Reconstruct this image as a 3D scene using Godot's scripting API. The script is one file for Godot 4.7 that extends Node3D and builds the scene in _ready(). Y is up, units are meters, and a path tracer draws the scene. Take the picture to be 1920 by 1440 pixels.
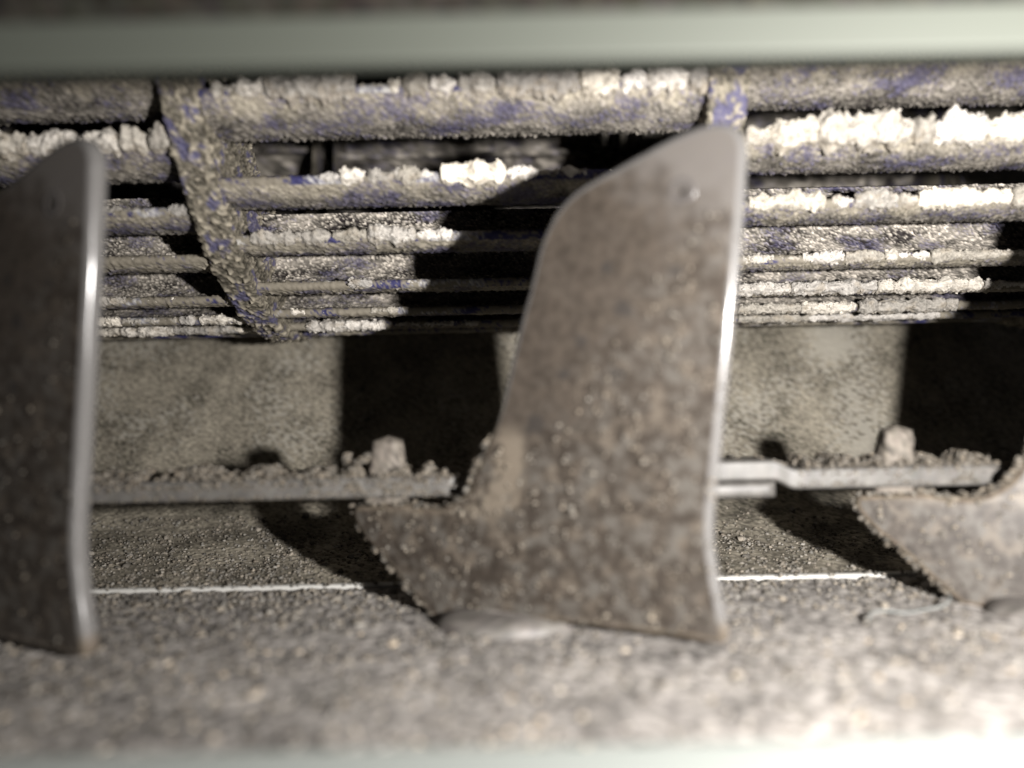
extends Node3D
# A dusty air outlet seen from close by. Coordinates below are millimetres: x to the right, y up, d = depth away from the lens.
const LIFT := 60.0          # height of the lens above y = 0, mm
const ROLL := -0.0209       # the camera is turned a little clockwise
const FAN_Y := 47.5         # fan axis: height and depth seen from the lens
const FAN_D := 115.2
const FAN_R := 39.0

var rng := RandomNumberGenerator.new()
var n_fine := FastNoiseLite.new()      # single octave
var n_cloud := FastNoiseLite.new()     # several octaves
var n_cell := FastNoiseLite.new()      # grains
var n_tone := FastNoiseLite.new()
var taken := {}
var mats := {}
var grains: Array = []
var crumbs: Array = []

func V(x: float, y: float, d: float) -> Vector3:
	return Vector3(x, y + LIFT, -d) * 0.001

func ray(px: float, py: float) -> Vector2:      # level slopes (x per depth, y per depth) of a direction
	var u := (px - 960.0) / 1440.0
	var v := (720.0 - py) / 1440.0
	return Vector2(u * cos(ROLL) - v * sin(ROLL), u * sin(ROLL) + v * cos(ROLL))

func numbered(called: String) -> String:
	if not taken.has(called):
		taken[called] = 0
		return called
	taken[called] += 1
	return "%s_%03d" % [called, taken[called]]

func tag(o: Node, label: String, category := "", group := "", kind := "") -> Node:
	if label: o.set_meta("label", label)
	if category: o.set_meta("category", category)
	if group: o.set_meta("group", group)
	if kind: o.set_meta("kind", kind)
	return o

func thing(called: String, at: Vector3) -> Node3D:
	var o := Node3D.new()
	o.name = numbered(called)
	o.position = at
	add_child(o, true)
	return o

func part(called: String, mesh: Mesh, m: Material, parent: Node, at := Vector3.ZERO) -> MeshInstance3D:
	var o := MeshInstance3D.new()
	o.name = called
	o.mesh = mesh
	o.material_override = m
	o.position = at
	parent.add_child(o, true)
	return o

# ---------- meshes ----------
func grid_mesh(P: PackedVector3Array, C: PackedColorArray, nu: int, nv: int, wrap_v: bool, flip: bool) -> ArrayMesh:
	# P is nu rows of nv points; rows run along u
	var N := PackedVector3Array()
	N.resize(nu * nv)
	var sgn := -1.0 if flip else 1.0
	for i in nu:
		var i0 := maxi(i - 1, 0) * nv
		var i1 := mini(i + 1, nu - 1) * nv
		for j in nv:
			var j0 := j - 1
			var j1 := j + 1
			if wrap_v:
				j0 = (j + nv - 1) % nv
				j1 = (j + 1) % nv
			else:
				j0 = maxi(j0, 0)
				j1 = mini(j1, nv - 1)
			var n := (P[i1 + j] - P[i0 + j]).cross(P[i * nv + j1] - P[i * nv + j0])
			N[i * nv + j] = (n * sgn * 1e6).normalized()
	var I := PackedInt32Array()
	var vv := nv if wrap_v else nv - 1
	I.resize((nu - 1) * vv * 6)
	var k := 0
	for i in nu - 1:
		for j in vv:
			var a := i * nv + j
			var c := i * nv + (j + 1) % nv
			var b := a + nv
			var d := c + nv
			if flip:
				I[k] = a; I[k + 1] = b; I[k + 2] = c; I[k + 3] = b; I[k + 4] = d; I[k + 5] = c
			else:
				I[k] = a; I[k + 1] = c; I[k + 2] = b; I[k + 3] = b; I[k + 4] = c; I[k + 5] = d
			k += 6
	var arr := []
	arr.resize(Mesh.ARRAY_MAX)
	arr[Mesh.ARRAY_VERTEX] = P
	arr[Mesh.ARRAY_NORMAL] = N
	if C.size(): arr[Mesh.ARRAY_COLOR] = C
	arr[Mesh.ARRAY_INDEX] = I
	var m := ArrayMesh.new()
	m.add_surface_from_arrays(Mesh.PRIMITIVE_TRIANGLES, arr)
	return m

func grain_mesh(seed_at: int) -> ArrayMesh:        # a crumb of dust about 1 across
	var s := SphereMesh.new()
	s.radius = 0.5
	s.height = 1.0
	s.radial_segments = 7
	s.rings = 4
	var arr := s.get_mesh_arrays()
	var P: PackedVector3Array = arr[Mesh.ARRAY_VERTEX]
	for i in P.size():
		var p := P[i]
		var q := p * 2.3 + Vector3(seed_at * 7.1, 0, 0)
		P[i] = p * (1.0 + 0.75 * n_fine.get_noise_3d(q.x, q.y, q.z) + 0.2 * n_fine.get_noise_3d(q.y * 2.0, q.z * 2.0, q.x * 2.0))
	var st := SurfaceTool.new()
	arr[Mesh.ARRAY_VERTEX] = P
	arr[Mesh.ARRAY_TANGENT] = null
	arr[Mesh.ARRAY_TEX_UV] = null
	var am := ArrayMesh.new()
	am.add_surface_from_arrays(Mesh.PRIMITIVE_TRIANGLES, arr)
	st.create_from(am, 0)
	st.generate_normals()
	return st.commit()

func scatter(called: String, spots: Array, parent: Node, m: Material, variant: int) -> MultiMeshInstance3D:
	# spots: [Vector3 place in metres, size in mm, Color]
	var mm := MultiMesh.new()
	mm.transform_format = MultiMesh.TRANSFORM_3D
	mm.use_colors = true
	mm.mesh = grains[variant % grains.size()]
	mm.instance_count = spots.size()
	for i in spots.size():
		var s: Array = spots[i]
		var size: float = s[1] * 0.001
		var b := Basis.from_euler(Vector3(rng.randf() * 6.28, rng.randf() * 6.28, rng.randf() * 6.28))
		b = b.scaled(Vector3(size * rng.randf_range(0.8, 1.3), size * rng.randf_range(0.7, 1.0), size * rng.randf_range(0.8, 1.3)))
		mm.set_instance_transform(i, Transform3D(b, s[0]))
		mm.set_instance_color(i, s[2])
	var o := MultiMeshInstance3D.new()
	o.name = called
	o.multimesh = mm
	o.material_override = m
	parent.add_child(o, true)
	o.set_meta("kind", "stuff")
	return o

func dust_color(lo: float, hi: float, warm := 0.0) -> Color:
	var t := rng.randf_range(lo, hi)
	var w := rng.randf_range(-0.03, 0.09) + warm
	return Color(t * (1.0 + w), t * (0.955 + w * 0.2), t * (0.86 - w * 0.6))

func plain(called: String, c: Color, rough: float, vertex := false, spec := 0.5) -> StandardMaterial3D:
	var m := StandardMaterial3D.new()
	m.resource_name = called
	m.albedo_color = c.linear_to_srgb()
	m.roughness = rough
	m.metallic_specular = spec
	m.vertex_color_use_as_albedo = vertex
	mats[called] = m
	return m

func bar_mesh(x0: float, x1: float, prof: PackedVector2Array, round0 := 0.0, round1 := 0.0, kink_x := 0.0, kink := 0.0) -> ArrayMesh:
	# closed profile in (d, y) swept along x, mm; optional rounded ends in plan
	var dmid := 0.0
	for p in prof: dmid += p.x
	dmid /= prof.size()
	var xs: Array = []
	var k: Array = []
	if round0 > 0.0:
		for i in 9:
			var a := i / 8.0 * PI / 2
			xs.append(x0 + round0 * (1.0 - sin(a))); k.append(cos(a))
		xs.reverse(); k.reverse()
		for i in 9:
			xs[i] = x0 + round0 * (1.0 - cos(i / 8.0 * PI / 2)); k[i] = sin(i / 8.0 * PI / 2)
	else:
		xs.append(x0); k.append(0.0)
		xs.append(x0 + 0.001); k.append(1.0)
	var nseg := 30 if kink_x == 0.0 else 160
	for i in range(1, nseg):
		xs.append(lerpf(x0 + round0, x1 - round1, i / float(nseg))); k.append(1.0)
	if round1 > 0.0:
		for i in 9:
			var a := i / 8.0 * PI / 2
			xs.append(x1 - round1 * (1.0 - sin(a))); k.append(cos(a))
			xs[xs.size() - 1] = x1 - round1 + round1 * sin(a)
	else:
		xs.append(x1 - 0.001); k.append(1.0)
		xs.append(x1); k.append(0.0)
	var P := PackedVector3Array()
	var C := PackedColorArray()
	var yc := 0.0
	for p in prof: yc += p.y
	yc /= prof.size()
	for i in xs.size():
		for p in prof:
			var kk: float = k[i]
			var off := kink * (1.0 - smoothstep(kink_x - 1.1, kink_x + 1.1, xs[i]))
			P.append(V(xs[i], lerpf(yc, p.y, minf(1.0, kk * 3.0) if kk > 0.0 else 0.0) + off, lerpf(dmid, p.x, kk) + off * 0.5))
			var t := 0.088 + 0.05 * n_cloud.get_noise_2d(xs[i] * 0.4, p.y * 0.8 + p.x) + 0.008 * n_fine.get_noise_2d(xs[i] * 1.9, p.y * 2.0)
			C.append(Color(t * 1.05, t, t * 0.92))
	return grid_mesh(P, C, xs.size(), prof.size(), true, false)

func round_rect(d0: float, d1: float, y0: float, y1: float, r: float, n := 5) -> PackedVector2Array:
	var out := PackedVector2Array()
	for c in [[d1 - r, y1 - r, 0.0], [d0 + r, y1 - r, 1.0], [d0 + r, y0 + r, 2.0], [d1 - r, y0 + r, 3.0]]:
		for i in n + 1:
			var a: float = (c[2] + i / float(n)) * PI / 2
			out.append(Vector2(c[0] + r * cos(a), c[1] + r * sin(a)))
	return out

# ---------- the fan ----------
func blade_line(phi: float, s: float) -> Array:        # point and heading of a blade's middle line, s mm in from its tip
	var length := 12.5
	var t0 := phi - deg_to_rad(78.0)
	var k := deg_to_rad(112.0) / length
	var d := FAN_D - FAN_R * cos(phi) + (sin(t0 + k * s) - sin(t0)) / k
	var y := FAN_Y - FAN_R * sin(phi) - (cos(t0 + k * s) - cos(t0)) / k
	return [Vector2(d, y), t0 + k * s]

func blade_mesh(phi: float, x0: float, x1: float, step: float, seed_at: float, blue: float) -> ArrayMesh:
	var loop := PackedVector2Array()      # (s, side) round the blade's section
	var pts := PackedVector2Array()
	var nrm := PackedVector2Array()
	var ss := PackedFloat32Array()
	var sides := PackedFloat32Array()
	var ns := maxi(6, int(12.5 / step))
	var half := 0.46
	for i in ns + 1:                       # convex (outer) side, inner end towards the tip
		var s := 12.5 * (1.0 - i / float(ns))
		var bl := blade_line(phi, s)
		var n := Vector2(sin(bl[1]), -cos(bl[1]))
		pts.append(bl[0] + n * half * (1.0 - 0.35 * s / 12.5)); nrm.append(n); ss.append(s); sides.append(1.0)
	var b0 := blade_line(phi, 0.0)
	for i in range(1, 5):                  # round the tip
		var a := -PI / 2 + PI * i / 5.0
		var back := Vector2(-cos(b0[1]), -sin(b0[1]))
		var n2 := Vector2(sin(b0[1]), -cos(b0[1]))
		var dir := back * cos(a) - n2 * sin(a)
		pts.append(b0[0] + dir * half); nrm.append(dir); ss.append(0.0); sides.append(-sin(a))
	for i in ns + 1:
		var s := 12.5 * (i / float(ns))
		var bl := blade_line(phi, s)
		var n := Vector2(-sin(bl[1]), cos(bl[1]))
		pts.append(bl[0] + n * half * (1.0 - 0.35 * s / 12.5)); nrm.append(n); ss.append(s); sides.append(-1.0)
	var nv := pts.size()
	var nu := maxi(2, int((x1 - x0) / step) + 1)
	var P := PackedVector3Array()
	var C := PackedColorArray()
	P.resize(nu * nv)
	C.resize(nu * nv)
	for i in nu:
		var x := lerpf(x0, x1, i / float(nu - 1))
		for j in nv:
			var s := ss[j]
			var z := (s if sides[j] > 0.0 else -s) + seed_at * 31.0
			if s < 0.01: z += sides[j] * 0.8
			var g := n_fine.get_noise_3d(x * 2.6, z * 2.6, seed_at)
			var f := n_fine.get_noise_3d(x * 1.6 + z * 0.8, z * 4.4, seed_at + 9.0)
			var big := n_cloud.get_noise_3d(x * 0.16, z * 0.3, seed_at * 3.0)
			var lump := maxf(0.0, n_fine.get_noise_3d(x * 1.2, z * 1.2, seed_at + 40.0))
			var h := 0.09 * g + 0.10 * f + 0.30 * lump * lump + 0.1
			var edge := 0.0
			if sides[j] > 0.0:
				edge = smoothstep(2.0, 0.0, absf(s - 7.0))
				h += edge * 0.42 * maxf(0.0, n_fine.get_noise_3d(x * 3.3, z * 2.0, 5.0))
			if s < 0.01: h *= 0.8
			var p := pts[j] + nrm[j] * h
			P[i * nv + j] = V(x, p.y, p.x)
			# colour: grey brown dust over dark blue plastic
			var t := 0.5 + 0.85 * g + 0.75 * f
			var tone := clampf(0.088 + 0.14 * (t - 0.1) + 0.15 * big, 0.02, 0.5)
			if sides[j] < 0.0: tone = clampf((0.085 + 0.38 * maxf(t, 0.0) * maxf(t, 0.0) + 0.28 * big) * (1.0 if seed_at > 7.5 and x0 > 20.0 else 1.0), 0.02, 0.75)
			var c := Color(tone * 1.04, tone * 0.95, tone * 0.82)
			var bm := n_cloud.get_noise_3d(x * 0.11, z * 0.2, seed_at * 3.0 + 8.0) * 1.9 + f * 0.55 + g * 0.3 + blue
			if sides[j] > 0.0: bm += 0.38 * smoothstep(7.0, 2.5, s) - 0.64
			else: bm -= 0.48
			bm = smoothstep(0.0, 0.3, bm + 0.25 * f)
			var bt := 0.75 + 0.5 * g
			if sides[j] > 0.0:
				var fade := smoothstep(3.0, 0.2, s + 2.6 * n_cloud.get_noise_2d(x * 0.22, seed_at * 4.0 + s * 0.15) + 0.8 * f)
				c = c.lerp(Color(0.31, 0.28, 0.235) * (0.85 + 0.5 * g), fade * 0.8)
				bm -= fade * 0.25
			c = c.lerp(Color(0.060 * bt, 0.057 * bt, 0.132 * bt), bm * 0.72)
			if s < 0.01:      # the bare tip: blue plastic with worn white stretches
				var wn := n_fine.get_noise_2d(x * 0.09, seed_at * 7.0) + 0.3 * f
				c = Color(0.035, 0.035, 0.10).lerp(Color(0.50, 0.49, 0.46), smoothstep(0.0, 0.3, wn) * (0.6 + 0.6 * g))
				c = c.lerp(Color(0.19, 0.17, 0.135), smoothstep(-0.05, 0.2, big + 0.5 * f + (0.3 if seed_at > 7.5 else 0.0)))
			C[i * nv + j] = c
	return grid_mesh(P, C, nu, nv, true, false)

func clump_mesh(phi: float, seg: Array, seed_at: float) -> ArrayMesh:
	# one clod of dust sitting on a blade's tip: seg = where it starts and ends across the picture, how high it looks
	var b0 := blade_line(phi, 0.0)
	var tip: Vector2 = b0[0]
	var v := tip.y / tip.x
	var xa: float = ((seg[0] - 960.0) / 1440.0 + v * 0.021) * tip.x
	var xb: float = ((seg[1] - 960.0) / 1440.0 + v * 0.021) * tip.x
	var rad: float = seg[2] * (0.5 if phi < 0.95 else 0.62) * tip.x / 1440.0
	var half := (xb - xa) * 0.5
	var power := 2.3 * pow(maxf(1.0, half / rad), 0.65)
	var nu := int(2.0 * half / 0.15) + 14
	var nv := clampi(int(TAU * rad / 0.15), 12, 44)
	var P := PackedVector3Array()
	var C := PackedColorArray()
	P.resize(nu * nv)
	C.resize(nu * nv)
	var tone := rng.randf_range(0.26, 0.44) if rng.randf() < 0.62 else rng.randf_range(0.42, 0.60)
	if seg.size() > 3: tone = seg[3] * 0.86
	var warm := rng.randf_range(-0.3, 1.0)
	var outward := Vector2(-cos(phi), -sin(phi))
	var up := Vector2(-outward.y, outward.x)
	if up.y < 0: up = -up
	for i in nu:
		var t := -cos(PI * i / (nu - 1.0))
		if half > rad * 2.0: t = lerpf(t, -1.0 + 2.0 * i / (nu - 1.0), 0.6)
		var x := (xa + xb) * 0.5 + half * t
		var r := rad * pow(maxf(0.0, 1.0 - pow(absf(t), power)), 1.0 / power)
		var crest := 1.0 + 0.44 * n_fine.get_noise_2d(x * 0.42, seed_at * 5.0) + 0.16 * n_fine.get_noise_2d(x * 1.0, seed_at * 5.0 + 9.0)
		var skirt := 1.0 + 0.35 * n_fine.get_noise_2d(x * 0.5, seed_at * 3.0 + 50.0) + 0.12 * n_fine.get_noise_2d(x * 1.7, seed_at + 50.0)
		for j in nv:
			var a := TAU * j / nv
			var q := Vector3(x, sin(a) * r, cos(a) * r * 0.8 + seed_at * 17.0)
			var l1 := n_fine.get_noise_3d(q.x * 0.5 + q.y * 0.3, q.y * 0.8 - q.x * 0.2, q.z * 0.8)
			var l2 := n_fine.get_noise_3d(q.x * 1.0 + 30.0 - q.y * 0.5, q.y * 1.2 + q.x * 0.5, q.z * 1.2)
			var l3 := n_fine.get_noise_3d(q.x * 2.6, q.y * 2.6 + 60.0, q.z * 2.6)
			var l4 := n_fine.get_noise_3d(q.x * 5.0, q.y * 5.0 + 90.0, q.z * 5.0)
			var rr := r * (1.0 + 0.20 * l1 + 0.13 * l2) + minf(r, 0.7) * (0.16 * l3 + 0.08 * l4)
			rr *= lerpf(skirt, crest, 0.5 + 0.5 * sin(a))
			var p := tip + outward * (0.05 + cos(a) * rr * 0.75) + up * (rad * 0.30 + sin(a) * rr)
			P[i * nv + j] = V(x, p.y, p.x)
			var tt := tone * (1.0 + 0.26 * l3 + 0.26 * l4 + 0.2 * l1)
			var c := Color(tt, tt * (0.945 - 0.018 * warm), tt * (0.86 - 0.07 * warm))
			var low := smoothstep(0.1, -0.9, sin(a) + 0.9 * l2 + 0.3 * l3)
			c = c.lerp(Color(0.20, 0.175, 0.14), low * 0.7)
			var stain := smoothstep(0.1, 0.5, n_cloud.get_noise_3d(q.x * 0.4, q.y * 0.6, q.z * 0.6 + 9.0))
			C[i * nv + j] = c.lerp(Color(0.27, 0.235, 0.185), stain * 0.6)
	# loose crumbs that cling to it
	var loose := int(clampf(half * rad * 34.0, 8.0, 140.0))
	for k in loose:
		var w := rng.randi_range(nv * 3, (nu - 3) * nv - 1)
		crumbs.append([P[w] + Vector3(0, 0.00003, 0), 0.12 + 0.34 * pow(rng.randf(), 2.0), C[w] * rng.randf_range(0.8, 1.15)])
	return grid_mesh(P, C, nu, nv, true, up.cross(outward) < 0)

func ring_mesh(x0: float, x1: float, r_in: float, r_out: float, seed_at: float) -> ArrayMesh:
	# a flat ring whose rim carries lumps of dust
	var prof := PackedVector2Array()      # (x, radius)
	var nr := PackedVector2Array()
	var st := 0.22
	var a_list := []
	var n1 := int((r_out - r_in) / 0.3)
	for i in n1: prof.append(Vector2(x1, lerpf(r_in, r_out - 0.3, i / float(n1)))); nr.append(Vector2(1, 0))
	for i in 4:
		var a := i / 3.0 * PI / 2
		prof.append(Vector2(x1 - 0.3 + 0.3 * cos(a), r_out - 0.3 + 0.3 * sin(a))); nr.append(Vector2(cos(a), sin(a)))
	var n2 := int((x1 - x0) / st)
	for i in range(1, n2): prof.append(Vector2(lerpf(x1 - 0.3, x0 + 0.3, i / float(n2)), r_out)); nr.append(Vector2(0, 1))
	for i in 4:
		var a := PI / 2 + i / 3.0 * PI / 2
		prof.append(Vector2(x0 + 0.3 + 0.3 * cos(a), r_out - 0.3 + 0.3 * sin(a))); nr.append(Vector2(cos(a), sin(a)))
	for i in range(1, 6): prof.append(Vector2(x0, lerpf(r_out - 0.3, r_in, i / 5.0))); nr.append(Vector2(-1, 0))
	var nv := prof.size()
	# fine where it faces the outlet, coarse behind
	var angles := PackedFloat32Array()
	var ang := -5.0
	while ang < 100.0:
		angles.append(deg_to_rad(ang)); ang += 0.33
	while ang < 355.0:
		angles.append(deg_to_rad(ang)); ang += 4.0
	angles.append(deg_to_rad(355.0))
	var nu := angles.size()
	var P := PackedVector3Array()
	var C := PackedColorArray()
	P.resize(nu * nv)
	C.resize(nu * nv)
	for i in nu:
		var a := angles[i]
		var arc := a * r_out
		for j in nv:
			var q := prof[j]
			var g := n_fine.get_noise_3d(arc * 2.2, q.x * 2.2 + seed_at, q.y * 2.2)
			var f := n_fine.get_noise_3d(arc * 4.6, q.x * 4.6 + seed_at, q.y * 4.6)
			var lump := maxf(0.0, n_fine.get_noise_3d(arc * 1.0, q.x * 1.0 + seed_at, q.y * 1.0 + 30.0))
			var h := 0.10 + 0.17 * g + 0.07 * f + 0.55 * lump * lump
			if i == 0 or i == nu - 1 or a > 1.8: h = 0.1
			q += nr[j] * h
			P[i * nv + j] = V(q.x, FAN_Y - q.y * sin(a), FAN_D - q.y * cos(a))
			var big := n_cloud.get_noise_3d(arc * 0.22, q.x * 0.3 + seed_at, q.y * 0.3)
			var t := clampf(0.115 + 0.10 * g + 0.07 * f + 0.14 * big + 0.22 * lump, 0.03, 0.5)
			var c := Color(t * 1.06, t * 0.95, t * 0.74)
			var bm := smoothstep(0.05, 0.3, big * 1.3 - lump * 0.6 + 0.02 + 0.12 * n_fine.get_noise_2d(arc * 0.7, q.y))
			C[i * nv + j] = c.lerp(Color(0.05, 0.05, 0.13), bm * 0.75)
	return grid_mesh(P, C, nu, nv, false, false)

func build_fan() -> void:
	var fan := thing("blower_fan", Vector3.ZERO)
	tag(fan, "dark blue cylindrical blower fan with long blades crusted in pale dust", "fan")
	var fm: Material = mats.fan
	var rings := [[-35.6, -31.9], [21.0, 25.0], [-92.5, -88.6], [77.8, 81.8]]
	for i in rings.size():
		part("ring_disc", ring_mesh(rings[i][0], rings[i][1], 26.0, 40.2, i * 13.0), fm, fan)
	# sections: x from, x to, angle of the first blade, crust by blade number
	var mid := {
		0: [[395, 440, 22], [440, 500, 40, 0.62], [498, 670, 56, 0.34], [672, 730, 16], [728, 752, 30], [752, 805, 44], [806, 858, 40], [858, 930, 42], [930, 1085, 58, 0.30], [1083, 1160, 56, 0.75], [1162, 1212, 36, 0.75], [1212, 1290, 56, 0.75], [1285, 1335, 46]],
		1: [[425, 600, 9], [600, 640, 22, 0.5], [640, 685, 36, 0.7], [690, 760, 24], [745, 790, 30], [787, 825, 18], [825, 950, 42, 0.85], [948, 1010, 26], [1010, 1100, 20]],
		2: [[470, 570, 26], [568, 622, 30], [624, 690, 28], [690, 782, 36], [780, 850, 22], [850, 1000, 8]],
		3: [[620, 640, 6], [655, 700, 20], [705, 790, 7], [800, 900, 5]],
		4: [[545, 575, 12], [580, 690, 6], [695, 750, 12]],
		5: [[575, 655, 20], [640, 725, 18], [740, 900, 10]]}
	var left := {
		1: [[-140, -50, 40], [-60, 60, 42], [55, 152, 40], [150, 230, 46], [228, 282, 46], [280, 330, 42]],
		2: [[150, 195, 20], [195, 265, 17], [318, 385, 27]],
		3: [[250, 262, 11], [320, 332, 12], [400, 412, 10]],
		4: [[150, 240, 15], [275, 335, 9], [425, 465, 16]],
		5: [[150, 230, 17], [230, 335, 9], [338, 370, 17], [376, 490, 15]],
		6: [[150, 228, 16], [228, 330, 18], [328, 440, 16], [438, 505, 14]]}
	var right := {
		1: [[1395, 1440, 40], [1438, 1530, 56], [1525, 1705, 64, 0.45], [1705, 1750, 50, 0.35], [1745, 1845, 58, 0.7], [1848, 1930, 54, 0.75], [1930, 2060, 50], [2060, 2200, 44]],
		2: [[1400, 1545, 34, 0.5], [1555, 1600, 22], [1598, 1680, 36, 0.38], [1680, 1720, 28], [1715, 1890, 36, 0.75], [1890, 2000, 40], [2000, 2150, 30]],
		3: [[1390, 1450, 15], [1450, 1500, 11], [1500, 1580, 17], [1580, 1655, 19], [1655, 1680, 26], [1680, 1740, 14], [1740, 1870, 19], [1870, 2050, 12]],
		4: [[1380, 1480, 22], [1478, 1640, 26], [1640, 1835, 24], [1840, 2000, 14]],
		5: [[1380, 1500, 20], [1498, 1600, 24], [1604, 1790, 24]],
		6: [[1380, 1520, 18], [1510, 1760, 16]]}
	var sections := [[-88.6, -35.6, [21.0, 32.8, 44.2, 54.3, 66.6, 76.0, 84.0], left, 5.0], [-31.9, 21.0, [25.2, 39.0, 50.2, 62.3, 73.0, 82.5, 93.0], mid, 1.0], [25.0, 77.8, [21.5, 33.8, 45.2, 57.6, 67.2, 76.4, 84.0], right, 8.0]]
	for s in sections:
		var spare: ArrayMesh = null
		var spare_phi := 0.0
		for k in 30:
			var deg: float = s[2][k] if k < 7 else s[2][6] + 11.9 * (k - 6)
			var phi := deg_to_rad(deg)
			if k <= 6:
				var x0: float = s[0] - 0.4
				var x1: float = s[1] + 0.4
				var b := part("blade", blade_mesh(phi, x0, x1, 0.22, s[4] + k * 2.7, 0.12 if k < 2 else 0.0), fm, fan)
				if s[3].has(k):
					crumbs = []
					for seg in s[3][k]:
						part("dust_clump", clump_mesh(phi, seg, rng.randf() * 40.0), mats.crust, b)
					scatter("dust_crumbs", crumbs, b, mats.grain, k)
			else:
				# out of the light, behind: the same blade turned on
				if spare == null:
					spare = blade_mesh(0.0, s[0] - 0.4, s[1] + 0.4, 1.0, s[4], 0.0)
				var o := part("blade", spare, fm, fan)
				var c := V(0, FAN_Y, FAN_D)
				var turn := Basis(Vector3(1, 0, 0), phi)
				o.transform = Transform3D(turn, c - turn * c)

# ---------- vanes ----------
const VO := Vector3(17.35, 0.0, 61.2)
const VE := Vector3(-0.8894, 0.0, 0.4572)
const VN := Vector3(0.4572, 0.0, 0.8894)     # away from the camera
const PITCH := 51.5

func to_vane(px: float, py: float) -> Vector2:
	var r := ray(px, py)
	var d := Vector3(r.x, r.y, 1.0)
	var p := d * (VN.dot(VO) / VN.dot(d))
	return Vector2((p - VO).dot(VE), p.y)

func vane_point(a: float, b: float, depth: float) -> Vector3:
	var p := VO + VE * a + VN * depth
	return V(p.x, b, p.z)

func smooth_outline(pts: PackedVector2Array, rounds: int) -> PackedVector2Array:
	for r in rounds:
		var out := PackedVector2Array()
		for i in pts.size():
			var p := pts[i]
			var q := pts[(i + 1) % pts.size()]
			out.append(p.lerp(q, 0.25))
			out.append(p.lerp(q, 0.75))
		pts = out
	var res := PackedVector2Array()
	for p in pts:
		if res.is_empty() or res[res.size() - 1].distance_to(p) > 0.12: res.append(p)
	return res

func plate_mesh(outline: PackedVector2Array, thick: float, r: float) -> ArrayMesh:
	var n := outline.size()
	var nrm := PackedVector2Array()
	for i in n:
		var t := (outline[(i + 1) % n] - outline[(i + n - 1) % n]).normalized()
		nrm.append(Vector2(t.y, -t.x))
	if not Geometry2D.is_polygon_clockwise(outline):
		pass
	var area := 0.0
	for i in n: area += outline[i].cross(outline[(i + 1) % n])
	if area < 0:
		for i in n: nrm[i] = -nrm[i]
	var st := SurfaceTool.new()
	st.begin(Mesh.PRIMITIVE_TRIANGLES)
	var insets := Geometry2D.offset_polygon(outline, -r, Geometry2D.JOIN_ROUND)
	var inset: PackedVector2Array = insets[0]
	var tri := Geometry2D.triangulate_polygon(inset)
	if tri.is_empty(): 
		print("plate: triangulation failed")
	var uv := func(p: Vector2) -> Vector2: return Vector2((p.x + 4.0) / 52.0, (26.0 - p.y) / 52.0)
	for side in 2:
		var z := 0.0 if side == 0 else thick
		var nn := -VN if side == 0 else VN
		var n3 := Vector3(nn.x, nn.y, -nn.z)
		for i in range(0, tri.size(), 3):
			var q := [inset[tri[i]], inset[tri[i + 1]], inset[tri[i + 2]]]
			var w: Array = [vane_point(q[0].x, q[0].y, z), vane_point(q[1].x, q[1].y, z), vane_point(q[2].x, q[2].y, z)]
			var g: Vector3 = (w[2] - w[0]).cross(w[1] - w[0])
			var order := [0, 1, 2] if g.dot(n3) > 0 else [0, 2, 1]
			for k in order:
				st.set_normal(n3); st.set_uv(uv.call(q[k])); st.add_vertex(w[k])
	var m: ArrayMesh = st.commit()
	# rounded edge
	var steps := 9
	var P := PackedVector3Array()
	var U := PackedVector2Array()
	var C := PackedColorArray()
	for i in n + 1:
		for k in steps:
			var a := PI * k / (steps - 1.0)
			var wear := 0.05 * n_fine.get_noise_2d(outline[i % n].x * 1.1, outline[i % n].y * 1.1) + 0.02 * n_fine.get_noise_3d(outline[i % n].x * 4.0, outline[i % n].y * 4.0, k * 0.6)
			var p := outline[i % n] - nrm[i % n] * (r * (1.0 - pow(maxf(sin(a), 0.0), 0.75)) + wear * sin(a))
			P.append(vane_point(p.x, p.y, thick * 0.5 * (1.0 - cos(a))))
			var rear := smoothstep(11.0, 17.0, p.x) * smoothstep(0.0, -6.0, p.y) + smoothstep(-19.2, -20.2, p.y)
			C.append(Color(0.12, 0.117, 0.113).lerp(Color(0.11, 0.092, 0.072) * (1.0 + 0.6 * n_fine.get_noise_3d(p.x * 2.0, p.y * 2.0, k * 0.7)), clampf(rear, 0.0, 1.0)))
			U.append(uv.call(p))
	var em := grid_mesh(P, C, n + 1, steps, false, area > 0)
	m.set_meta("edge", em)
	return m

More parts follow.
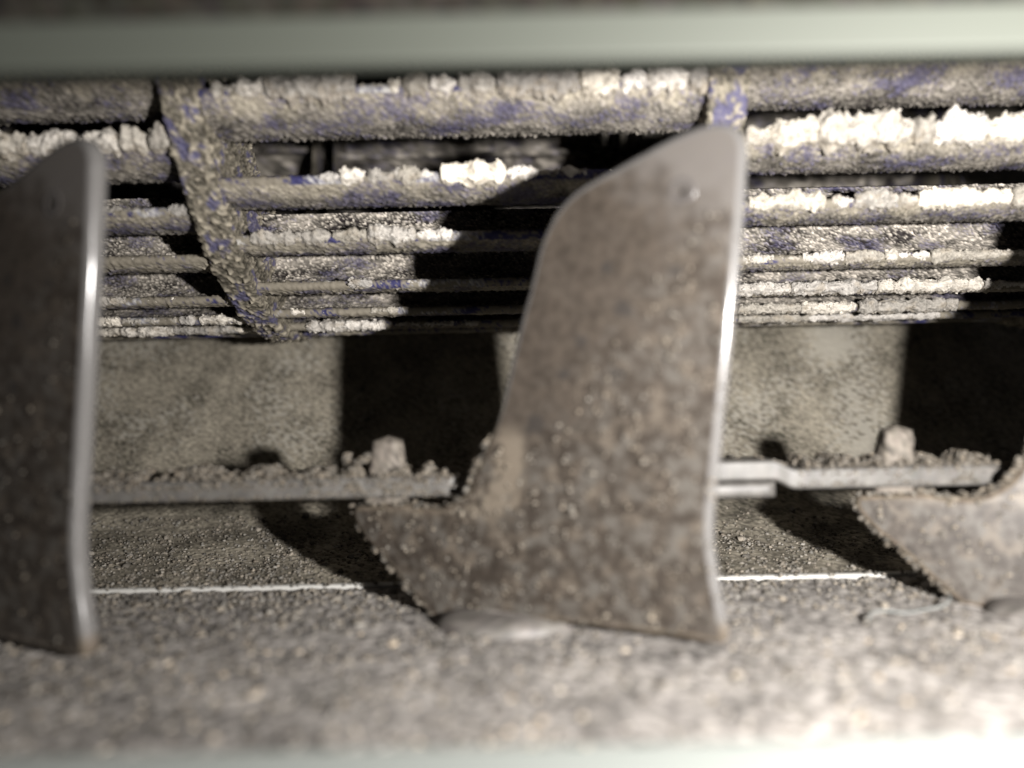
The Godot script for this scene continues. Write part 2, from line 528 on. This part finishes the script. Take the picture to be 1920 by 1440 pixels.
func vane_texture() -> ImageTexture:
	var HOLES: Array = []
	for q in [[1284, 360, 0.62], [1003, 795, 0.75], [1160, 700, 0.5], [1168, 578, 0.6], [1058, 700, 0.4], [1268, 505, 0.45], [1140, 500, 0.4], [1090, 640, 0.4]]:
		var at := to_vane(q[0], q[1])
		HOLES.append(Vector3(at.x, at.y, q[2]))
	var w := 512
	var im := Image.create(w, w, false, Image.FORMAT_RGB8)
	for j in w:
		for i in w:
			var a := i / float(w) * 52.0 - 4.0
			var b := 26.0 - j / float(w) * 52.0
			var cloud := n_cloud.get_noise_2d(a * 0.22, b * 0.22)
			var spots := n_fine.get_noise_2d(a * 0.42 + 11.0, b * 0.42)
			var fine := n_fine.get_noise_2d(a * 0.8, b * 0.8 + 40.0)
			var tiny := n_fine.get_noise_2d(a * 3.0, b * 3.0 + 90.0)
			# dust line: the upper rear corner and the tip stay cleaner
			var clean := smoothstep(-1.5, 2.5, (b - 2.0) * 0.62 + (a - 12.0) * 0.80 + cloud * 8.0 + spots * 4.0 + fine * 2.0)
			clean = maxf(clean, smoothstep(12.5, 15.0, b + cloud * 5.0 + spots * 2.5))
			clean *= smoothstep(-9.0, -5.0, b - spots * 2.0)
			var dust := smoothstep(-0.45, 0.75, 0.6 * cloud + 0.45 * spots + 0.45 * fine + 0.4 * tiny) * (1.0 - 0.9 * clean)
			var base := Color(0.048, 0.039, 0.031) * (1.0 + 0.3 * cloud + 0.2 * fine + 0.08 * tiny) * lerpf(0.85, 1.0, smoothstep(-12.0, 4.0, b + spots * 4.0))
			var c := base.lerp(Color(0.086, 0.079, 0.069).lerp(Color(0.104, 0.088, 0.070), smoothstep(0.0, 0.5, n_fine.get_noise_2d(a * 0.3, b * 0.3 + 200.0))), dust)
			# paler grey towards the tip
			var tip_pale := smoothstep(12.5, 20.0, b + (6.0 - a) * 0.7 + cloud * 3.0 + spots * 1.5)
			c = c.lerp(Color(0.112, 0.103, 0.095), tip_pale * 0.85)
			# crust in the notch
			var notch := smoothstep(2.6, 0.4, absf(Vector2(a, b).distance_to(Vector2(27.6, -6.0)) - 8.0 + fine)) * smoothstep(-3.0, -5.5, b) * smoothstep(-13.5, -11.0, b) * smoothstep(17.5, 19.0, a)
			c = c.lerp(Color(0.16, 0.135, 0.105), notch * 0.8)
			for h in HOLES:
				var dd := maxf(absf(a - h.x + 0.3 * fine), absf(b - h.y + 0.3 * tiny))
				c = c.lerp(Color(0.03, 0.027, 0.025), smoothstep(h.z + 0.25, h.z - 0.15, dd) * 0.75)
			im.set_pixel(i, j, c.linear_to_srgb())
	return ImageTexture.create_from_image(im)

func build_vanes() -> void:
	var raw := [[1345, 226], [1380, 233], [1399, 262], [1398, 300], [1390, 420], [1377, 560], [1358, 740], [1344, 880], [1335, 960], [1334, 1010], [1342, 1080], [1354, 1140], [1366, 1203], [1352, 1213], [1290, 1200], [1200, 1188], [1080, 1172], [1000, 1166], [900, 1168], [815, 1163], [795, 1142], [757, 1097], [718, 1048], [682, 1010], [658, 968], [662, 948], [690, 946], [760, 944], [775, 950], [812, 956], [845, 945], [872, 924], [893, 878], [910, 838], [927, 795], [938, 757], [951, 700], [964, 640], [977, 590], [991, 540], [1002, 490], [1009, 462], [1022, 428], [1042, 393], [1066, 366], [1095, 344], [1140, 320], [1200, 287], [1260, 254], [1305, 235]]
	var outline := PackedVector2Array()
	for p in raw: outline.append(to_vane(p[0], p[1]))
	outline = smooth_outline(outline, 2)
	var plate := plate_mesh(outline, 1.6, 0.6)
	var edge: ArrayMesh = plate.get_meta("edge")
	# collar on the floor under the vane
	var labels := ["shaded grey air vane at the left, seen nearly edge on", "mottled dark grey air vane in the middle, its whole face lit", "dusty air vane cut off by the right edge of the picture, palest face"]
	var cm := CylinderMesh.new()
	for k in 3:
		var at_x := PITCH * (k - 1)
		var v := thing("air_vane", Vector3.ZERO)
		tag(v, labels[k], "vane", "upright air vanes in a row")
		var shift := Vector3(at_x * 0.001, 0, 0)
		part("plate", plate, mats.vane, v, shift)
		part("rounded_edge", edge, mats.vane_edge, v, shift)
		# moulded round mark near the tip
		var mark := to_vane(1280, 357)
		var ring := PackedVector3Array()
		for i in 33:
			var w := TAU * i / 32.0
			for q in [[1.15, 0.02], [1.02, -0.07], [0.88, -0.08], [0.76, 0.0], [0.0, 0.01]]:
				ring.append(vane_point(mark.x + q[0] * cos(w), mark.y + q[0] * sin(w), q[1]) + shift)
		part("round_mark", grid_mesh(ring, PackedColorArray(), 33, 5, false, false), mats.mark, v)
		# collar: a low turned foot
		var P := PackedVector3Array()
		var CC := PackedColorArray()
		var prof := [[0.0, -20.95], [2.4, -20.95], [4.8, -21.1], [5.9, -21.4], [6.5, -21.9], [6.7, -22.6]]
		for i in 49:
			var a := TAU * i / 48.0
			for q in prof:
				P.append(V(-0.9 + at_x + q[0] * cos(a), q[1], 71.4 + q[0] * sin(a) * 0.62))
				var f := 0.105 + 0.06 * n_fine.get_noise_2d(q[0] * cos(a) * 0.7 + k * 20.0, q[0] * sin(a) * 0.7 + q[1])
				CC.append(Color(f * 1.03, f * 0.95, f * 0.86))
		part("collar", grid_mesh(P, CC, 49, prof.size(), false, false), mats.collar, v)
		# pin that stands up through the link bar
		P = PackedVector3Array()
		var C := PackedColorArray()
		for j in 15:
			var t := j / 14.0
			var y := lerpf(-11.6, -5.0, t)
			for i in 28:
				var a := TAU * i / 28.0
				var sq := pow(pow(absf(cos(a)), 4.0) + pow(absf(sin(a)), 4.0), -0.25)
				var rr := 1.95 * sq * (1.0 - 0.22 * t) * (1.0 - 0.6 * smoothstep(0.93, 1.0, t))
				rr *= 1.0 + 0.12 * n_fine.get_noise_3d(cos(a) * 3.0 + k * 9.0, y * 0.3, sin(a) * 2.0) + 0.07 * n_fine.get_noise_3d(cos(a) * 5.0 + k * 9.0, y * 2.2, sin(a) * 5.0)
				if j == 14: rr *= 0.02
				P.append(V(-13.0 + at_x + rr * 1.12 * cos(a) * (1.0 - 0.18 * t) + 0.35 * t, y, 78.0 + rr * 0.72 * sin(a)))
				var d := 0.11 + 0.09 * n_fine.get_noise_3d(cos(a) * 3.0, y * 2.0 + k * 5.0, sin(a) * 3.0)
				C.append(Color(d * 1.08, d * 0.95, d * 0.8))
		part("pin", grid_mesh(P, C, 15, 28, true, true), mats.fan, v)
		# crumbs on the face and beads of dust along the lower rear edge
		rng.seed = 77 + k
		var spots: Array = []
		while spots.size() < (110 if k == 0 else 460):
			var a := rng.randf_range(-1.0, 36.0)
			var b := rng.randf_range(-21.0, 14.0)
			if not Geometry2D.is_point_in_polygon(Vector2(a, b), outline): continue
			if n_fine.get_noise_2d(a * 0.62 + 11.0, b * 0.62) < rng.randf_range(-0.5, 0.5): continue
			if (b - 2.0) * 0.62 + (a - 11.0) * 0.80 > 0.0 and b > -6.0: continue
			spots.append([vane_point(a, b, -0.05) + shift, rng.randf_range(0.15, 0.42) * (1.5 if rng.randf() < 0.12 else 1.0), dust_color(0.05, 0.10, 0.06) if k == 0 else dust_color(0.09, 0.22, 0.06)])  # left vane: its shade is put into a darker crumb colour
		for i in outline.size():
			var p := outline[i]
			var q := outline[(i + 1) % outline.size()]
			if p.x > 15.0 and p.y < -5.0 and (p.x > 30.0 or p.y < -8.0 or p.y > -10.0):
				var steps := maxi(1, int(p.distance_to(q) / 0.28))
				for s in steps:
					var e := p.lerp(q, s / float(steps))
					for r in 2:
						spots.append([vane_point(e.x + rng.randf_range(-0.1, 0.3), e.y + rng.randf_range(-0.2, 0.25), rng.randf_range(0.1, 1.5)) + shift, rng.randf_range(0.25, 0.75), dust_color(0.07, 0.18, 0.06)])
		scatter("dust_crumbs", spots, v, mats.grain, k)

# ---------- link bars ----------
func fuzz(spots: Array, x0: float, x1: float, y: float, d0: float, d1: float, n: int, size: float) -> void:
	for i in int(n * 1.7):
		var x := rng.randf_range(x0, x1)
		var pile := 0.5 + 0.9 * n_fine.get_noise_2d(x * 0.45, y)
		if rng.randf() > pile + 0.25: continue
		spots.append([V(x, y + rng.randf_range(0.0, 0.95) * maxf(pile, 0.0), rng.randf_range(d0, d1)), (0.16 + 0.42 * pow(rng.randf(), 2.0)) * size, dust_color(0.07, 0.2, 0.06)])

func build_links() -> void:
	var prof := round_rect(75.5, 80.6, -10.95, -8.95, 0.35)
	var labels := ["straight grey link bar with furry dust between left and middle vanes", "stepped grey link bar with furry dust between middle and right vanes"]
	for k in 2:
		rng.seed = 310 + k
		var l := thing("link_bar", Vector3.ZERO)
		tag(l, labels[k], "link bar", "link bars joining the vanes")
		var spots: Array = []
		if k == 0:
			part("bar", bar_mesh(-62.0, -4.4, prof, 0.0, 2.2, -80.0, 0.7), mats.bar, l)
			fuzz(spots, -48.0, -6.0, -8.9, 77.3, 80.7, 3600, 0.9)
			fuzz(spots, -46.0, -6.0, -10.9, 76.0, 79.5, 900, 0.8)
			fuzz(spots, -48.0, -5.0, -9.5, 75.2, 75.7, 420, 0.7)
			fuzz(spots, -48.0, -5.0, -10.9, 75.3, 75.6, 500, 0.45)
			fuzz(spots, -48.0, -5.0, -9.9, 75.3, 75.6, 700, 0.4)
			fuzz(spots, -20.0, -5.0, -10.4, 75.3, 75.7, 500, 0.6)
			fuzz(spots, -48.0, -3.4, -9.0, 75.8, 80.0, 4200, 0.9)
			fuzz(spots, -16.5, -10.0, -9.0, 76.0, 80.0, 700, 0.9)
			fuzz(spots, -17.0, -14.5, -7.6, 76.5, 79.0, 120, 1.1)
		else:
			part("bar", bar_mesh(2.0, 49.2, prof, 1.0, 2.2, 26.7, 0.85), mats.bar, l)
			part("clip_finger", bar_mesh(6.0, 25.9, round_rect(75.2, 77.6, -11.7, -10.15, 0.6), 0.6, 1.0, 90.0, 0.0), mats.bar, l)
			fuzz(spots, 20.0, 48.0, -8.8, 77.5, 80.7, 2400, 0.75)
			fuzz(spots, 29.0, 48.0, -10.9, 76.0, 79.5, 220, 0.7)
			fuzz(spots, 28.0, 48.0, -9.6, 75.3, 75.7, 220, 0.5)
			fuzz(spots, 28.0, 48.0, -10.6, 75.3, 75.6, 500, 0.4)
			fuzz(spots, 29.0, 49.0, -9.0, 76.0, 80.0, 1600, 0.8)
		scatter("furry_dust", spots, l, mats.grain, k)

# ---------- the duct ----------
func duct_profile() -> Array:          # (d, y) of the floor behind the step, then the rear wall
	return [Vector2(86.3, -22.5), Vector2(93, -22.1), Vector2(101, -21.2), Vector2(109, -19.6), Vector2(115, -17.4), Vector2(120, -13.8), Vector2(124.5, -9.0), Vector2(129, -3.0), Vector2(133.5, 4.0), Vector2(137, 9.5), Vector2(142, 14.5), Vector2(148, 20.0), Vector2(160, 28), Vector2(168, 45), Vector2(170, 66), Vector2(163, 88), Vector2(150, 104)]

func sweep(prof: Array, x0: float, x1: float, sx: float, sp: float, look: Callable) -> ArrayMesh:
	var c := Curve2D.new()
	for i in prof.size():
		var t: Vector2 = (prof[mini(i + 1, prof.size() - 1)] - prof[maxi(i - 1, 0)]) / 6.0
		c.add_point(prof[i], -t, t)
	var length := c.get_baked_length()
	var nv := int(length / sp) + 1
	var nu := int((x1 - x0) / sx) + 1
	var base := PackedVector2Array()
	var nn := PackedVector2Array()
	for j in nv: base.append(c.sample_baked(length * j / (nv - 1.0), true))
	for j in nv:
		var t := (base[mini(j + 1, nv - 1)] - base[maxi(j - 1, 0)]).normalized()
		nn.append(Vector2(-t.y, t.x))
	var P := PackedVector3Array()
	var C := PackedColorArray()
	P.resize(nu * nv)
	C.resize(nu * nv)
	for i in nu:
		var x := lerpf(x0, x1, i / float(nu - 1))
		for j in nv:
			var s := length * j / (nv - 1.0)
			var r: Array = look.call(x, s, base[j])
			var p: Vector2 = base[j] + nn[j] * r[0]
			P[i * nv + j] = V(x, p.y, p.x)
			C[i * nv + j] = r[1]
	return grid_mesh(P, C, nu, nv, false, false)

func grit(x: float, s: float, coarse: float) -> float:
	var cell := n_cell.get_noise_2d(x * coarse, s * coarse)      # -1 at a grain's middle
	return maxf(0.0, -cell - 0.25) * 1.3

func ramp_look(x: float, s: float, p: Vector2) -> Array:
	var big := n_cloud.get_noise_2d(x * 0.09, s * 0.09)
	var wall := smoothstep(28.0, 42.0, s)
	var g1 := grit(x, s, 1.25)
	var g2 := grit(x + 40.0, s, 2.6)
	var f := n_fine.get_noise_2d(x * 4.2, s * 4.2)
	var m := n_fine.get_noise_2d(x * 1.7, s * 1.7)
	var dense := clampf(0.45 + 1.1 * big, 0.0, 1.0)
	var h := (0.22 * g1 * dense + 0.15 * g2) * (1.0 - 0.55 * wall) + 0.05 * f + 0.05 * m
	var t := 0.052 + 0.06 * big + smoothstep(25.0, -25.0, x) * 0.045 + 0.30 * g1 * dense + 0.15 * g2 + 0.06 * f + 0.05 * m
	# pale scuffed patches low on the wall
	var patch := smoothstep(0.18, 0.36, n_fine.get_noise_2d(x * 0.75 + s * 0.5, s * 0.9 - x * 0.2 + 70.0) * 0.6 + n_cloud.get_noise_2d(x * 0.05 + 3.0, s * 0.05) * 0.9 - 0.16 + smoothstep(48.0, 57.0, x) * smoothstep(68.0, 60.0, x) * 0.62) * wall
	t = lerpf(t, 0.20 + 0.09 * f + 0.08 * m + 0.10 * n_fine.get_noise_2d(x * 0.9, s * 2.6 + 500.0) + 0.12 * big, wall)
	t = clampf(t, 0.025, 0.5)
	var c := Color(t * 1.05, t * 0.955, t * 0.76)
	c = c.lerp(Color(0.36, 0.34, 0.29), patch * 0.8)
	return [h, c]

func floor_look(x: float, s: float, p: Vector2) -> Array:
	var big := n_cloud.get_noise_2d(x * 0.08 + 30.0, s * 0.12)
	var g1 := grit(x, s + 200.0, 1.1)
	var g2 := grit(x + 40.0, s + 200.0, 2.2)
	var f := n_fine.get_noise_2d(x * 2.6, s * 2.6 + 300.0)
	var m := n_fine.get_noise_2d(x * 0.7, s * 0.7 + 300.0)
	var h := 0.24 * g1 + 0.13 * g2 + 0.06 * f + 0.09 * m
	var t := clampf(0.138 + 0.15 * big + 0.14 * g1 + 0.08 * g2 + 0.06 * f + 0.15 * m - 0.03 * smoothstep(0.0, -60.0, x), 0.04, 0.6)
	return [h, Color(t * 1.01, t * 0.95, t * 0.88)]

func build_duct() -> void:
	var duct := thing("air_duct", Vector3.ZERO)
	tag(duct, "curved dark plastic air duct furred with grey dust, behind and below the vanes", "duct")
	part("floor_panel", sweep([Vector2(43.6, -22.4), Vector2(58, -22.45), Vector2(72, -22.5), Vector2(85.8, -22.6)], -95, 95, 0.4, 0.4, floor_look), mats.dusty, duct)
	var prof := duct_profile()
	part("rear_wall", sweep(prof, -118, 118, 0.36, 0.33, ramp_look), mats.dusty, duct)
	part("step_rib", bar_mesh(-95, 95, round_rect(85.7, 86.7, -23.6, -22.0, 0.3)), mats.rib, duct)
	# upper part of the duct, from the lip up in front of the fan
	var P := PackedVector3Array()
	var C := PackedColorArray()
	for i in 61:
		var x := lerpf(-95, 95, i / 60.0)
		for q in [[46.5, 21.0], [50.0, 27.5], [58, 50.0], [66, 80.0], [80, 104], [110, 116], [140, 112], [150, 104]]:
			P.append(V(x, q[1], q[0]))
			C.append(Color(0.09, 0.08, 0.065))
	part("upper_panel", grid_mesh(P, C, 61, 8, false, true), mats.dusty, duct)

	# lips of the casing, close to the lens
	var up := thing("casing_lip", Vector3.ZERO)
	tag(up, "blurred grey green plastic lip along the top of the outlet", "lip", "casing lips above and below the outlet")
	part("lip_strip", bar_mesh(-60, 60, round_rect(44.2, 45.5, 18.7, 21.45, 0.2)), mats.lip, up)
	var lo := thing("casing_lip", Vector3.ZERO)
	tag(lo, "blurred plastic lip along the bottom, coloured paler for the lamp glare, white at right", "lip", "casing lips above and below the outlet")
	part("lip_strip", bar_mesh(-60, 60, round_rect(32.0, 43.7, -25.5, -20.35, 0.8)), mats.glare_lip, lo)
	# dusty casing face above the upper lip
	var face := thing("front_casing", Vector3.ZERO)
	tag(face, "dark dusty casing panel above the top lip", "panel")
	P = PackedVector3Array()
	C = PackedColorArray()
	for i in 241:
		var x := lerpf(-60, 60, i / 240.0)
		for j in 41:
			var y := lerpf(20.5, 40.0, j / 40.0)
			var t := 0.014 + 0.012 * n_cloud.get_noise_2d(x * 0.3, y * 0.3) + 0.012 * n_fine.get_noise_2d(x * 1.2, y * 1.2)
			P.append(V(x, y, 46.6 + 0.15 * n_fine.get_noise_2d(x, y) - (y - 20.5) * 0.25))
			C.append(Color(t * 1.1, t, t * 0.8))
	part("dusty_face", grid_mesh(P, C, 241, 41, false, false), mats.dusty, face)

	# loose grains
	rng.seed = 5150
	var sets: Array = [[], [], []]
	var tries := 0
	while sets[0].size() + sets[1].size() + sets[2].size() < 26000 and tries < 200000:
		tries += 1
		var d := rng.randf_range(44.5, 112.0)
		var x := rng.randf_range(-0.72, 0.72) * d
		var dens := 0.42 + 0.8 * n_cloud.get_noise_2d(x * 0.09, d * 0.09) + 0.3 * smoothstep(70.0, 84.0, d) * smoothstep(108.0, 92.0, d)
		dens += 0.25 * smoothstep(10.0, -40.0, x) - 0.1
		if rng.randf() > dens * (1.4 if d > 86.0 else 1.0): continue
		var y := -22.45
		if d > 85.2 and d < 87.0:
			if rng.randf() > 0.35: continue
			y = -22.05
		if d >= 86.7:
			y = floor_y(d)
		if d < 70.0 and rng.randf() < 0.035:
			sets[tries % 3].append([V(x, y + 0.1, d), rng.randf_range(0.25, 0.7), dust_color(0.14, 0.36, 0.10)])
		var size := 0.11 + 0.36 * pow(rng.randf(), 3.0)
		if rng.randf() < 0.01: size = rng.randf_range(0.5, 0.85)
		sets[tries % 3].append([V(x, y + 0.12 * size + 0.06, d), size, dust_color(0.09, 0.27, 0.03)])
	var loose: Array = sets[0] + sets[1] + sets[2]
	var o := scatter(numbered("dust_grains"), loose, self, mats.grain, 0)
	tag(o, "fine grey brown dust grains strewn over the outlet floor", "dust")

	# a fibre on the floor
	var path := Curve3D.new()
	var a := [[1628, 1166, 0.3], [1634, 1150, 0.5], [1660, 1145, 0.4], [1700, 1149, 0.35], [1740, 1142, 0.4], [1768, 1136, 0.5], [1781, 1122, 0.7], [1778, 1112, 0.5]]
	var pts: Array = []
	for q in a:
		var r := ray(q[0], q[1])
		var d: float = (-22.2 + q[2]) / r.y
		pts.append(V(r.x * d, -22.2 + q[2], d))
	for i in pts.size():
		var t: Vector3 = (pts[mini(i + 1, pts.size() - 1)] - pts[maxi(i - 1, 0)]) / 6.0
		path.add_point(pts[i], -t, t)
	path.bake_interval = 0.0004
	var line := path.get_baked_points()
	P = PackedVector3Array()
	for i in line.size():
		var t := (line[mini(i + 1, line.size() - 1)] - line[maxi(i - 1, 0)]).normalized()
		var s := t.cross(Vector3.UP).normalized()
		var u := s.cross(t)
		for j in 8:
			P.append(line[i] + (s * cos(TAU * j / 8.0) + u * sin(TAU * j / 8.0)) * 0.00011)
	var fo := part(numbered("fibre"), grid_mesh(P, PackedColorArray(), line.size(), 8, true, true), mats.fibre, self)
	tag(fo, "thin pale curled fibre lying on the dusty floor at right", "fibre")

func floor_y(d: float) -> float:
	var p := duct_profile()
	for i in p.size() - 1:
		if d <= p[i + 1].x:
			return lerpf(p[i].y, p[i + 1].y, (d - p[i].x) / (p[i + 1].x - p[i].x))
	return 0.0

func _ready() -> void:
	# ---- camera ----
	var cam := Camera3D.new()
	cam.name = "camera"
	cam.position = V(0, 0, 0)
	cam.rotation.z = ROLL
	cam.fov = 53.13
	var ca := CameraAttributesPhysical.new()
	ca.frustum_focal_length = 24.0
	ca.frustum_focus_distance = 0.0995
	ca.frustum_near = 0.004
	ca.frustum_far = 4.0
	ca.exposure_aperture = 9.8
	cam.attributes = ca
	cam.near = 0.004
	cam.far = 4.0
	add_child(cam)
	cam.current = true
	# ---- surroundings, exposure ----
	var we := WorldEnvironment.new()
	we.name = "environment"
	var e := Environment.new()
	e.background_mode = Environment.BG_COLOR
	e.background_color = Color(0.13, 0.13, 0.14)
	e.tonemap_mode = Environment.TONE_MAPPER_LINEAR
	e.tonemap_exposure = 1.0
	e.sdfgi_enabled = true
	e.ssao_enabled = true
	e.ssil_enabled = true
	we.environment = e
	add_child(we)
	# ---- the lamp: a small torch held beside the lens ----
	var lamp := AreaLight3D.new()
	lamp.name = "torch_light"
	lamp.area_size = Vector2(0.0032, 0.0032)
	lamp.area_normalize_energy = true
	lamp.light_energy = 0.0275
	lamp.light_color = Color(1.0, 0.982, 0.968)
	lamp.position = V(34.6, 2.0, 0.0)
	lamp.rotation.y = deg_to_rad(0.0)
	lamp.shadow_enabled = true
	add_child(lamp)

	# ---- noise and materials ----
	rng.seed = 4711
	for n in [n_fine, n_cloud, n_cell, n_tone]:
		n.frequency = 1.0
		n.seed = 12
		n.noise_type = FastNoiseLite.TYPE_SIMPLEX_SMOOTH
		n.fractal_type = FastNoiseLite.FRACTAL_NONE
	n_cloud.fractal_type = FastNoiseLite.FRACTAL_FBM
	n_cloud.fractal_octaves = 4
	n_cell.noise_type = FastNoiseLite.TYPE_CELLULAR
	n_cell.cellular_return_type = FastNoiseLite.RETURN_DISTANCE
	plain("fan", Color(1, 1, 1), 0.75, true, 0.4)
	plain("crust", Color(1, 1, 1), 1.0, true, 0.2)
	plain("dusty", Color(1, 1, 1), 0.9, true, 0.3)
	plain("grain", Color(1, 1, 1), 1.0, true, 0.2)
	plain("vane", Color(1, 1, 1), 0.43)
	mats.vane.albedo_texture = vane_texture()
	plain("vane_edge", Color(1, 1, 1), 0.19, true)
	plain("mark", Color(0.085, 0.078, 0.074), 0.3)
	plain("collar", Color(1, 1, 1), 0.55, true)
	plain("bar", Color(1, 1, 1), 0.5, true)
	plain("rib", Color(0.44, 0.435, 0.41), 0.3)
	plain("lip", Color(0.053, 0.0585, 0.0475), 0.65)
	plain("glare_lip", Color(0.31, 0.335, 0.315), 0.4)  # bottom lip: lamp glare put into a paler colour than the top lip
	plain("fibre", Color(0.22, 0.23, 0.22), 0.5)
	for k in 3: grains.append(grain_mesh(k))

	build_duct()
	build_fan()
	build_vanes()
	build_links()
